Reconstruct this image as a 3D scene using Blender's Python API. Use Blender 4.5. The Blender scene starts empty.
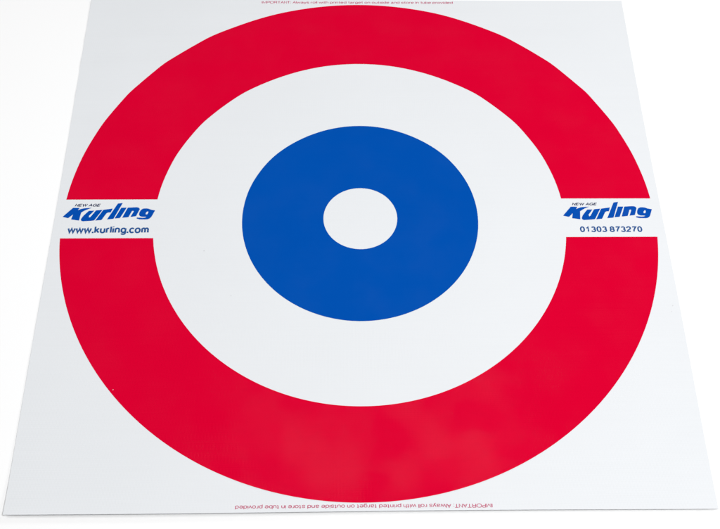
import bpy, bmesh, math, random
from mathutils import Vector

scene = bpy.context.scene
C = scene.collection
HALF = 0.5955          # half side of the square mat, metres
THICK = 0.0009         # vinyl thickness
INK = 0.00022          # height of the printed layer above the vinyl

# ------------------------------------------------------------------ relief of the unrolled sheet
random.seed(7)
RIDGES = [(0.552, .0009, .018, .006), (0.483, .0019, .019, .006), (0.404, .0021, .020, -.005), (0.320, .0021, .020, .004), (0.237, .0017, .021, -.006),
          (0.155, .0009, .024, .008), (0.070, .0005, .026, -.008), (-0.21, .0004, .030, .010), (-0.33, .0005, .030, -.012)]

def relief(x, y):
    """height of the sheet's top: roll-set ridges running across it and slightly lifted rims"""
    z = 0.0
    for (yc, a, s, tilt) in RIDGES:
        wob = yc + tilt * x + 0.003 * math.sin(5.3 * x + yc * 31)
        amp = a * (0.82 + 0.18 * math.sin(3.7 * x + yc * 57))
        amp *= 1 - .7 * min(1, max(0, (abs(x) - .49) / .08)) ** 1.5
        z += amp * math.exp(-((y - wob) / s) ** 2)
    z += 0.0004 * (1 + math.sin(4.1 * x + 1.0) * math.sin(3.3 * y + .4))
    d = y + HALF                                    # near edge: faint curl
    z += 0.0056 * math.exp(-d / 0.05) * (0.72 + 0.28 * math.cos(x / HALF * 1.5))
    d = HALF - y
    z += 0.0010 * math.exp(-d / 0.03)
    return z

# ------------------------------------------------------------------ materials
def principled(name, col, rough, spec=0.5):
    m = bpy.data.materials.new(name); m.use_nodes = True
    b = m.node_tree.nodes['Principled BSDF']
    b.inputs['Base Color'].default_value = (*col, 1)
    b.inputs['Roughness'].default_value = rough
    b.inputs['Specular IOR Level'].default_value = spec
    return m, m.node_tree, b

def printed(name, col, rough, spec, mottle=.04, bump=.12, streak=.0):
    """vinyl or ink: small colour mottling, woven backing telegraphing through, cross-wise press streaks"""
    m, nt, b = principled(name, col, rough, spec)
    N, K = nt.nodes, nt.links
    tc = N.new('ShaderNodeTexCoord')
    n1 = N.new('ShaderNodeTexNoise'); n1.inputs['Scale'].default_value = 5; n1.inputs['Detail'].default_value = 5
    K.new(tc.outputs['Object'], n1.inputs['Vector'])
    mp = N.new('ShaderNodeMapping'); mp.inputs['Scale'].default_value = (6, 420, 1)
    K.new(tc.outputs['Object'], mp.inputs['Vector'])
    n2 = N.new('ShaderNodeTexNoise'); n2.inputs['Scale'].default_value = 1; n2.inputs['Detail'].default_value = 3
    K.new(mp.outputs['Vector'], n2.inputs['Vector'])
    mix = N.new('ShaderNodeMix'); mix.data_type = 'FLOAT'; mix.inputs['Factor'].default_value = .45
    K.new(n1.outputs['Fac'], mix.inputs[2]); K.new(n2.outputs['Fac'], mix.inputs[3])
    hsv = N.new('ShaderNodeHueSaturation'); hsv.inputs['Color'].default_value = (*col, 1)
    mr = N.new('ShaderNodeMapRange'); mr.inputs['From Min'].default_value = .3; mr.inputs['From Max'].default_value = .7
    mr.inputs['To Min'].default_value = 1 - mottle; mr.inputs['To Max'].default_value = 1 + mottle
    K.new(mix.outputs[0], mr.inputs['Value']); K.new(mr.outputs['Result'], hsv.inputs['Value'])
    K.new(hsv.outputs['Color'], b.inputs['Base Color'])
    # gloss varies in soft patches and fine streaks
    n3 = N.new('ShaderNodeTexNoise'); n3.inputs['Scale'].default_value = 11; n3.inputs['Detail'].default_value = 7
    K.new(tc.outputs['Object'], n3.inputs['Vector'])
    ad = N.new('ShaderNodeMath'); ad.operation = 'ADD'
    K.new(n3.outputs['Fac'], ad.inputs[0]); K.new(n2.outputs['Fac'], ad.inputs[1])
    rr = N.new('ShaderNodeMapRange'); rr.inputs['From Min'].default_value = .75; rr.inputs['From Max'].default_value = 1.25
    rr.inputs['To Min'].default_value = rough - .06; rr.inputs['To Max'].default_value = rough + .06
    K.new(ad.outputs[0], rr.inputs['Value']); K.new(rr.outputs['Result'], b.inputs['Roughness'])
    sp = N.new('ShaderNodeMapRange'); sp.inputs['From Min'].default_value = .40; sp.inputs['From Max'].default_value = .62
    sp.inputs['To Min'].default_value = spec * .35; sp.inputs['To Max'].default_value = spec * 1.6
    K.new(n3.outputs['Fac'], sp.inputs['Value']); K.new(sp.outputs['Result'], b.inputs['Specular IOR Level'])
    # woven scrim
    w1 = N.new('ShaderNodeTexWave'); w1.wave_type = 'BANDS'; w1.bands_direction = 'X'; w1.inputs['Scale'].default_value = 130; w1.inputs['Distortion'].default_value = .6
    w2 = N.new('ShaderNodeTexWave'); w2.wave_type = 'BANDS'; w2.bands_direction = 'Y'; w2.inputs['Scale'].default_value = 150; w2.inputs['Distortion'].default_value = .6
    for w in (w1, w2): K.new(tc.outputs['Object'], w.inputs['Vector'])
    a2 = N.new('ShaderNodeMath'); a2.operation = 'ADD'
    K.new(w1.outputs['Fac'], a2.inputs[0]); K.new(w2.outputs['Fac'], a2.inputs[1])
    a3 = N.new('ShaderNodeMath'); a3.operation = 'MULTIPLY_ADD'; a3.inputs[1].default_value = .9
    K.new(n2.outputs['Fac'], a3.inputs[0]); K.new(a2.outputs[0], a3.inputs[2])
    bp = N.new('ShaderNodeBump'); bp.inputs['Strength'].default_value = bump; bp.inputs['Distance'].default_value = .0003
    K.new(a3.outputs[0], bp.inputs['Height']); K.new(bp.outputs['Normal'], b.inputs['Normal'])
    return m

M_VINYL = printed('white_vinyl', (.711, .728, .748), .50, .12, .012, .10)
M_RED = printed('red_ink', (.625, .0001, .0262), .17, .060, .020, .24)
M_BLUE = printed('blue_ink', (.0002, .069, .368), .36, .04, .018, .08)
M_LOGO = printed('logo_blue_ink', (.0005, .065, .37), .40, .05, .03, .1)
M_NAVY = printed('navy_ink', (.016, .075, .245), .45, .2, .03, .1)
M_DARK = printed('dark_ink', (.02, .03, .09), .45, .2, .03, .1)
M_PINK = printed('notice_ink', (.50, .09, .17), .45, .2, .03, .1)
M_FLOOR, nt, b = principled('white_paper_sweep', (.905, .905, .905), .9, .05)
n = nt.nodes.new('ShaderNodeTexNoise'); n.inputs['Scale'].default_value = 900
bp = nt.nodes.new('ShaderNodeBump'); bp.inputs['Strength'].default_value = .05; bp.inputs['Distance'].default_value = .0002
nt.links.new(n.outputs['Fac'], bp.inputs['Height']); nt.links.new(bp.outputs['Normal'], b.inputs['Normal'])

# ------------------------------------------------------------------ helpers
def link(name, me, mat, parent=None):
    me.materials.append(mat)
    o = bpy.data.objects.new(name, me); C.objects.link(o)
    if parent: o.parent = parent
    return o

def grid_mesh(name, f, nu, nv, close=False):
    """quads over f(u, v) with u, v in 0..1"""
    bm = bmesh.new()
    cols = nu if close else nu + 1
    vs = [[bm.verts.new(f(i / nu, j / nv)) for j in range(nv + 1)] for i in range(cols)]
    for i in range(nu):
        for j in range(nv):
            a, c = vs[i], vs[(i + 1) % cols]
            bm.faces.new((a[j], c[j], c[j + 1], a[j + 1]))
    bmesh.ops.recalc_face_normals(bm, faces=bm.faces)
    me = bpy.data.meshes.new(name)
    if sum(fc.normal.z for fc in bm.faces) < 0: bmesh.ops.reverse_faces(bm, faces=bm.faces)
    for fc in bm.faces: fc.smooth = True
    bm.to_mesh(me); bm.free()
    return me

def top(x, y): return (x, y, THICK + relief(x, y) + INK)

# ------------------------------------------------------------------ the mat
mat_root = bpy.data.objects.new('target_mat', None); C.objects.link(mat_root)
mat_root['label'] = 'square white vinyl curling target mat printed with a red ring and blue ring'
mat_root['category'] = 'target mat'
mat_root.empty_display_size = .2

def build_sheet():
    bm = bmesh.new(); n = 260
    def warp(u, v):                              # hand-cut edges are not dead straight
        x = -HALF + 2 * HALF * u; y = -HALF + 2 * HALF * v
        ex = abs(2 * u - 1) ** 6; ey = abs(2 * v - 1) ** 6
        x += ex * .0007 * math.sin(7 * y + 1 + 2 * u); y += ey * .0008 * math.sin(6 * x + .6 + 2 * v)
        return x, y
    T = [[None] * (n + 1) for _ in range(n + 1)]; B = [[None] * (n + 1) for _ in range(n + 1)]
    for i in range(n + 1):
        for j in range(n + 1):
            x, y = warp(i / n, j / n); z = relief(x, y)
            T[i][j] = bm.verts.new((x, y, THICK + z)); B[i][j] = bm.verts.new((x, y, z + .00005))
    for i in range(n):
        for j in range(n):
            bm.faces.new((T[i][j], T[i+1][j], T[i+1][j+1], T[i][j+1])).smooth = True
            bm.faces.new((B[i][j], B[i][j+1], B[i+1][j+1], B[i+1][j])).smooth = True
    for i in range(n):
        bm.faces.new((B[i][0], B[i+1][0], T[i+1][0], T[i][0])); bm.faces.new((T[i][n], T[i+1][n], B[i+1][n], B[i][n]))
        bm.faces.new((T[0][i], T[0][i+1], B[0][i+1], B[0][i])); bm.faces.new((B[n][i], B[n][i+1], T[n][i+1], T[n][i]))
    for e in bm.edges:
        if len(e.link_faces) == 2 and e.link_faces[0].normal.length >= 0:
            e.smooth = True
    bm.normal_update()
    for e in bm.edges:
        if len(e.link_faces) == 2 and e.link_faces[0].normal.dot(e.link_faces[1].normal) < .5: e.smooth = False
    me = bpy.data.meshes.new('vinyl_sheet'); bm.to_mesh(me); bm.free()
    return link('vinyl_sheet', me, M_VINYL, mat_root)
build_sheet()

R1, R2, R3, R4 = .0723, .2308, .4022, .5800      # bull, blue ring, red inner, red outer
BT, BB = .0462, -.0455                           # white band that carries the lettering

def arc(sign, b):
    def f(u, v):
        r = R3 + (R4 - R3) * v
        t0 = math.asin(abs(b) / r)
        t = t0 + (math.pi - 2 * t0) * u
        return top(r * math.cos(t), sign * r * math.sin(t))
    return f
o = link('red_arc', grid_mesh('red_arc', arc(1, BT), 420, 44), M_RED, mat_root); o['label'] = 'red arc of the ring beyond the lettering'
o = link('red_arc', grid_mesh('red_arc', arc(-1, BB), 420, 44), M_RED, mat_root); o['label'] = 'red arc of the ring nearest the viewer'
link('blue_ring', grid_mesh('blue_ring', lambda u, v: top((R1 + (R2 - R1) * v) * math.cos(u * 2 * math.pi), (R1 + (R2 - R1) * v) * math.sin(u * 2 * math.pi)), 360, 36, True), M_BLUE, mat_root)

def drape(bm, step=.005):
    """cut flat outlines into strips, then lay them on the sheet"""
    ys = [v.co.y for v in bm.verts]; y = math.ceil(min(ys) / step) * step
    while y < max(ys):
        bmesh.ops.bisect_plane(bm, geom=bm.verts[:] + bm.edges[:] + bm.faces[:], plane_co=(0, y, 0), plane_no=(0, 1, 0), dist=1e-7)
        y += step
    for v in bm.verts:
        p = top(v.co.x, v.co.y); v.co = (p[0], p[1], p[2] + v.co.z)
    bm.normal_update()
    bmesh.ops.reverse_faces(bm, faces=[f for f in bm.faces if f.normal.z < 0])

# plain grotesque letters: centre lines of the strokes; x-height .5, capitals .7, descenders -.2
def ell(cx, cy, rx, ry, a0, a1, n=16, p=2.25):
    out = []
    for i in range(n + 1):
        a = math.radians(a0 + (a1 - a0) * i / n); c, s = math.cos(a), math.sin(a)
        out.append((cx + rx * math.copysign(abs(c) ** (2 / p), c), cy + ry * math.copysign(abs(s) ** (2 / p), s)))
    return out
STEM, ASC = [(0, 0), (0, .5)], [(0, 0), (0, .7)]
def arch(x, w, r=.17): return [(x, .22)] + ell(x + w / 2, .5 - r, w / 2, r, 180, 0, 12) + [(x + w, 0)]
GLYPH = {
 'o': [ell(.21, .25, .21, .25, 0, 360, 24)], 'c': [ell(.2, .25, .2, .25, 40, 320, 20)],
 'e': [[(.03, .26), (.42, .26)], ell(.21, .25, .21, .25, 2, 325, 22)],
 'a': [ell(.19, .35, .17, .15, 160, 0, 12) + [(.36, .07), (.42, 0)], [(.36, .30), (.14, .27), (.03, .2), (0, .12), (.05, .03), (.14, 0), (.26, .02), (.36, .12)]],
 'b': [ASC, ell(.2, .25, .2, .25, 0, 360, 24)], 'd': [[(.4, 0), (.4, .7)], ell(.2, .25, .2, .25, 0, 360, 24)],
 'p': [[(0, -.2), (0, .5)], ell(.2, .25, .2, .25, 0, 360, 24)],
 'g': [ell(.2, .26, .2, .24, 0, 360, 24), [(.4, .5), (.4, 0)] + ell(.2, -.04, .2, .16, 0, -155, 12)],
 'h': [ASC, arch(0, .36)], 'n': [STEM, arch(0, .36)], 'm': [STEM, arch(0, .29), arch(.29, .29)],
 'u': [[(0, .5)] + ell(.18, .17, .18, .17, 180, 360, 12) + [(.36, .28)], [(.36, .5), (.36, 0)]],
 'r': [STEM, [(0, .22)] + ell(.17, .31, .17, .19, 180, 75, 8)],
 't': [[(.11, .64), (.11, .1), (.14, .02), (.24, 0)], [(0, .5), (.25, .5)]],
 's': [[(.36, .38), (.33, .46), (.24, .5), (.14, .5), (.05, .46), (.02, .38), (.06, .3), (.19, .26), (.32, .21), (.37, .13), (.33, .04), (.23, 0), (.13, 0), (.03, .04), (0, .13)]],
 'i': [STEM, [(0, .63), (0, .71)]], 'l': [ASC], 'k': [ASC, [(.35, .5), (.01, .19)], [(.12, .28), (.36, 0)]],
 'v': [[(0, .5), (.19, .01), (.38, .5)]], 'w': [[(0, .5), (.155, .01), (.325, .47), (.495, .01), (.65, .5)]],
 'y': [[(0, .5), (.2, .01)], [(.39, .5), (.19, -.08), (.13, -.18), (.02, -.19)]],
 '.': [[(0, -.06), (0, .11)]], ':': [[(0, -.05), (0, .06)], [(0, .4), (0, .51)]],
 'I': [ASC], 'M': [[(0, 0), (0, .7), (.29, .06), (.58, .7), (.58, 0)]], 'N': [[(0, 0), (0, .69), (.44, .01), (.44, .7)]],
 'P': [ASC, [(0, .7), (.28, .7)] + ell(.28, .52, .17, .18, 90, -90, 10) + [(0, .34)]],
 'R': [ASC, [(0, .7), (.3, .7)] + ell(.3, .53, .17, .17, 90, -90, 10) + [(0, .36)], [(.3, .36), (.42, .28), (.45, .06), (.5, 0)]],
 'O': [ell(.31, .35, .31, .36, 0, 360, 28)], 'T': [[(0, .7), (.5, .7)], [(.25, .7), (.25, 0)]],
 'A': [[(0, 0), (.26, .69), (.52, 0)], [(.09, .24), (.43, .24)]], 'E': [[(.44, .7), (0, .7), (0, 0), (.45, 0)], [(0, .37), (.4, .37)]],
 'W': [[(0, .7), (.19, .01), (.38, .68), (.57, .01), (.76, .7)]],
 'G': [ell(.3, .35, .3, .36, 42, 335, 22) + [(.58, .16)], [(.33, .34), (.58, .34), (.58, 0)]],
 '0': [ell(.2, .35, .2, .35, 0, 360, 26)], '1': [[(.03, .53), (.15, .56), (.22, .69), (.22, 0)]],
 '2': [ell(.2, .5, .2, .2, 175, -20, 14) + [(.33, .36), (.12, .19), (0, .01), (.41, .01)]],
 '3': [ell(.19, .52, .175, .175, 160, -90, 12) , ell(.19, .18, .205, .18, 90, -168, 14)],
 '7': [[(0, .69), (.4, .69), (.25, .42), (.16, .2), (.13, 0)]],
 '8': [ell(.2, .53, .175, .17, 0, 360, 20), ell(.2, .18, .205, .18, 0, 360, 20)],
}
def ribbon(bm, pts, t, z, ox):
    """stroke of width t along pts, mitred at the corners"""
    loop = len(pts) > 8 and (Vector(pts[0]) - Vector(pts[-1])).length < 1e-4
    P = [Vector(p) for p in (pts[:-1] if loop else pts)]; m = len(P); rows = []
    for i, p in enumerate(P):
        a = P[i - 1] if (i or loop) else None; c = P[(i + 1) % m] if (i < m - 1 or loop) else None
        d1 = (p - a).normalized() if a is not None else (c - p).normalized()
        d2 = (c - p).normalized() if c is not None else d1
        n = Vector((-(d1 + d2).y, (d1 + d2).x))
        n = n.normalized() if n.length > 1e-6 else Vector((-d1.y, d1.x))
        k = min(1 / max(n.dot(Vector((-d1.y, d1.x))), .3), 2.2) * t / 2
        rows.append((bm.verts.new((p.x + n.x * k + ox, p.y + n.y * k, z)), bm.verts.new((p.x - n.x * k + ox, p.y - n.y * k, z))))
    for i in range(m if loop else m - 1):
        a, c = rows[i], rows[(i + 1) % m]
        bm.faces.new((a[0], a[1], c[1], c[0]))

def lettering(name, body, x0, x1, y0, y1, mat, t=.1, shear=0.0, flip=False, label=None):
    """a line of print whose baseline is y0, its tallest stroke y1, its ends x0 and x1"""
    bm = bmesh.new(); x = 0
    for idx, ch in enumerate(body):
        if idx and ch in 'wvyWAT' and body[idx - 1] != ' ': x -= .045
        if ch == ' ': x += .24; continue
        g = GLYPH[ch]
        w = max(p[0] for s in g for p in s); cell = w
        off = 0
        if ch in '0123789': cell = .41; off = (.41 - w) / 2 if ch != '1' else .02
        for q, s in enumerate(g): ribbon(bm, s, t * (1.08 if ch in 'wvWy' else 1), .02 * q, x + off)
        x += cell + t + (.02 if ch in 'vwyrtkcATWLP' else .055)
    for v in bm.verts: v.co.x += shear * v.co.y
    a = min(v.co.x for v in bm.verts); c = max(v.co.x for v in bm.verts)
    h = max(v.co.y for v in bm.verts); b0 = -t * .3
    for v in bm.verts:
        X = (v.co.x - a) / (c - a) * (x1 - x0); Y = (v.co.y - b0) / (h - b0) * (y1 - y0); z = v.co.z * .0006
        v.co = (x1 - X, y1 - Y, z) if flip else (x0 + X, y0 + Y, z)
    drape(bm)
    me = bpy.data.meshes.new(name); bm.to_mesh(me); bm.free()
    o = link(name, me, mat, mat_root)
    if label: o['label'] = label
    return o

# the slanted wordmark, outlines in millimetres on the mat
LOGO = {"K": [[-580.1, 4.9], [-562.5, 26.5], [-549.5, 26.2], [-552.5, 20.7], [-543.3, 25.1], [-525.8, 26.4], [-536.3, 21.6], [-545.2, 15.3], [-546.2, 6.1], [-547.1, -3.9], [-562.8, -1.2], [-560.4, 10.5], [-568.7, 1.9]],
 "u": [[-543.9, -0.6], [-540.5, 6.8], [-530.7, 19.3], [-520.2, 19.6], [-529.5, 6.8], [-528.7, 3.1], [-526.2, 4.1], [-517.1, 20.1], [-504.4, 21.6], [-517.8, -3.4], [-522.0, -4.4], [-540.5, -5.7], [-543.2, -3.9]],
 "r": [[-515.6, -4.0], [-502.7, 21.6], [-484.8, 24.5], [-488.1, 15.1], [-493.1, 15.2], [-496.1, 12.7], [-503.7, -2.7]],
 "l": [[-493.4, -1.4], [-476.1, 36.5], [-466.8, 37.8], [-480.9, -0.1]],
 "i": [[-478.8, 0.8], [-468.4, 26.5], [-457.9, 26.5], [-468.5, 1.9]],
 "n": [[-464.3, 2.5], [-455.8, 26.5], [-438.2, 27.5], [-434.2, 26.5], [-432.0, 23.0], [-437.7, 6.1], [-448.5, 4.5], [-443.2, 17.6], [-444.0, 19.1], [-446.7, 18.7], [-452.3, 3.8]],
 "g": [[-402.0, 19.9], [-405.1, 11.1], [-408.7, 2.4], [-413.8, -1.5], [-430.3, -1.5], [-436.0, 0.7], [-435.7, 3.1], [-432.4, 2.8], [-424.6, 2.1], [-419.7, 2.8], [-417.1, 4.4], [-427.1, 5.0], [-431.1, 6.9], [-432.6, 10.5], [-431.6, 17.3], [-428.3, 22.7], [-424.0, 24.7], [-415.7, 24.4], [-410.5, 21.7]],
 "hole": [[-419.7, 10.5], [-419.2, 14.5], [-417.4, 17.1], [-414.8, 17.1], [-414.7, 13.9], [-416.3, 10.5]]}
def smooth_outline(pts, keep=.55, n=3):
    """round the blunt corners of a stroke a little: sharp turns stay"""
    out = []
    m = len(pts)
    for i, p in enumerate(pts):
        a = Vector(pts[i - 1]); b_ = Vector(p); c = Vector(pts[(i + 1) % m])
        d1 = (b_ - a); d2 = (c - b_)
        turn = d1.angle(d2) if d1.length > 0 and d2.length > 0 else 0
        r = min(d1.length, d2.length) * .45
        if turn > .8: r = min(r, .5)
        s, e = b_ - d1.normalized() * r, b_ + d2.normalized() * r
        for k in range(n + 1):
            t = k / n
            out.append((1 - t) ** 2 * s + 2 * t * (1 - t) * b_ + t * t * e)
    return out

def wordmark(dx, label):
    cu = bpy.data.curves.new('wordmark', 'CURVE'); cu.dimensions = '2D'; cu.fill_mode = 'FRONT'
    for key, pts in LOGO.items():
        q = smooth_outline(pts)
        s = cu.splines.new('POLY'); s.points.add(len(q) - 1); s.use_cyclic_u = True
        for k, p in enumerate(q): s.points[k].co = ((p.x + dx) / 100, p.y / 100, 0, 1)
    tmp = bpy.data.objects.new('wordmark', cu); C.objects.link(tmp)
    me = bpy.data.meshes.new_from_object(tmp.evaluated_get(bpy.context.evaluated_depsgraph_get()))
    bpy.data.objects.remove(tmp); bpy.data.curves.remove(cu)
    bm = bmesh.new(); bm.from_mesh(me); me.clear_geometry()
    for v in bm.verts: v.co = (v.co.x / 10, v.co.y / 10, 0)
    bmesh.ops.remove_doubles(bm, verts=bm.verts, dist=1e-6)
    drape(bm, .004)
    bm.to_mesh(me); bm.free(); me.materials.clear()
    o = link('logo_lettering', me, M_LOGO, mat_root); o['label'] = label
wordmark(0, 'slanted blue Kurling lettering above the web address')
wordmark(979.3, 'slanted blue Kurling lettering above the telephone number')

lettering('motto_lettering', 'NEW AGE', -.5598, -.5093, .0297, .0366, M_DARK, .168, .25, label='small dark NEW AGE print above the web address side wordmark')
lettering('motto_lettering', 'NEW AGE', .4195, .4700, .0297, .0366, M_DARK, .168, .25, label='small dark NEW AGE print above the telephone side wordmark')
lettering('web_address', 'www.kurling.com', -.5665, -.4097, -.0332, -.0182, M_NAVY, .168)
lettering('telephone_number', '01303 873270', .4288, .5512, -.0337, -.0195, M_NAVY, .168)
NOTE = 'IMPORTANT: Always roll with printed target on outside and store in tube provided'
lettering('care_notice', NOTE, -.2154, .2132, .5845, .5918, M_PINK, .105, label='pink care notice along the far edge')
lettering('care_notice', NOTE, -.2136, .2155, -.5910, -.5834, M_PINK, .105, flip=True, label='upside-down pink care notice along the near edge')

def chip(x, y, r, mat, seed):
    rnd = random.Random(seed); bm = bmesh.new()
    vs = []
    for k in range(9):
        a = k / 9 * 2 * math.pi; q = r * rnd.uniform(.6, 1.15)
        p = top(x + q * math.cos(a) * 1.3, y + q * math.sin(a)); vs.append(bm.verts.new((p[0], p[1], p[2] + .00012)))
    bm.faces.new(vs); me = bpy.data.meshes.new('speck'); bm.to_mesh(me); bm.free(); link('speck', me, mat, mat_root)
M_CHIP = principled('bare_vinyl_chip', (.70, .50, .52), .6, .1)[0]
M_GRIT = principled('grit', (.55, .55, .56), .8, .1)[0]
chip(-.4406, -.3675, .0009, M_CHIP, 1)
for k, (x, y, r) in enumerate([(.583, -.2006, .0009), (.5790, -.2130, .0007), (-.300, -.075, .0009), (-.243, -.175, .0008)]): chip(x, y, r, M_GRIT, k + 3)

# ------------------------------------------------------------------ white surface under the mat
me = grid_mesh('floor', lambda u, v: (-4 + 8 * u, -3 + 8 * v, 0), 16, 16)
fl = link('floor', me, M_FLOOR); fl['kind'] = 'structure'

# ------------------------------------------------------------------ studio light
w = bpy.data.worlds.new('World'); scene.world = w; w.use_nodes = True
bg = w.node_tree.nodes['Background']; bg.inputs['Color'].default_value = (.985, .99, 1, 1); bg.inputs['Strength'].default_value = .18

def softbox(name, loc, aim, sx, sy, power, col=(1, 1, 1)):
    l = bpy.data.lights.new(name, 'AREA'); l.shape = 'RECTANGLE'; l.size = sx; l.size_y = sy; l.energy = power; l.color = col
    o = bpy.data.objects.new(name, l); C.objects.link(o); o.location = loc
    o.rotation_euler = (Vector(aim) - Vector(loc)).to_track_quat('-Z', 'Y').to_euler()
    return o
softbox('key_softbox', (1.4, -1.2, 3.4), (0, 0, 0), 1.0, 1.0, 104)
softbox('fill_softbox', (-3.1, .8, 2.5), (0, 0, 0), 1.0, 1.0, 42)
softbox('back_softbox', (3.0, 2.8, 1.6), (0, 0, 0), 1.2, .8, 68)
softbox('overhead_softbox', (.14, .10, 2.9), (.1, .1, 0), .80, .26, 11)

# ------------------------------------------------------------------ camera
cd = bpy.data.cameras.new('camera'); cam = bpy.data.objects.new('camera', cd); C.objects.link(cam)
cd.sensor_width = 36; cd.lens = 1.5122 * 36; cd.shift_x = -.01905
cam.location = (-.02523, -1.21504, 1.75537); cam.rotation_euler = (.5635, -.0184, -.0157)
cd.clip_start = .05; cd.clip_end = 50
scene.camera = cam

scene.view_settings.view_transform = 'Standard'; scene.view_settings.look = 'None'
scene.view_settings.exposure = 0; scene.view_settings.gamma = 1
scene.render.resolution_x = 1024; scene.render.resolution_y = 752
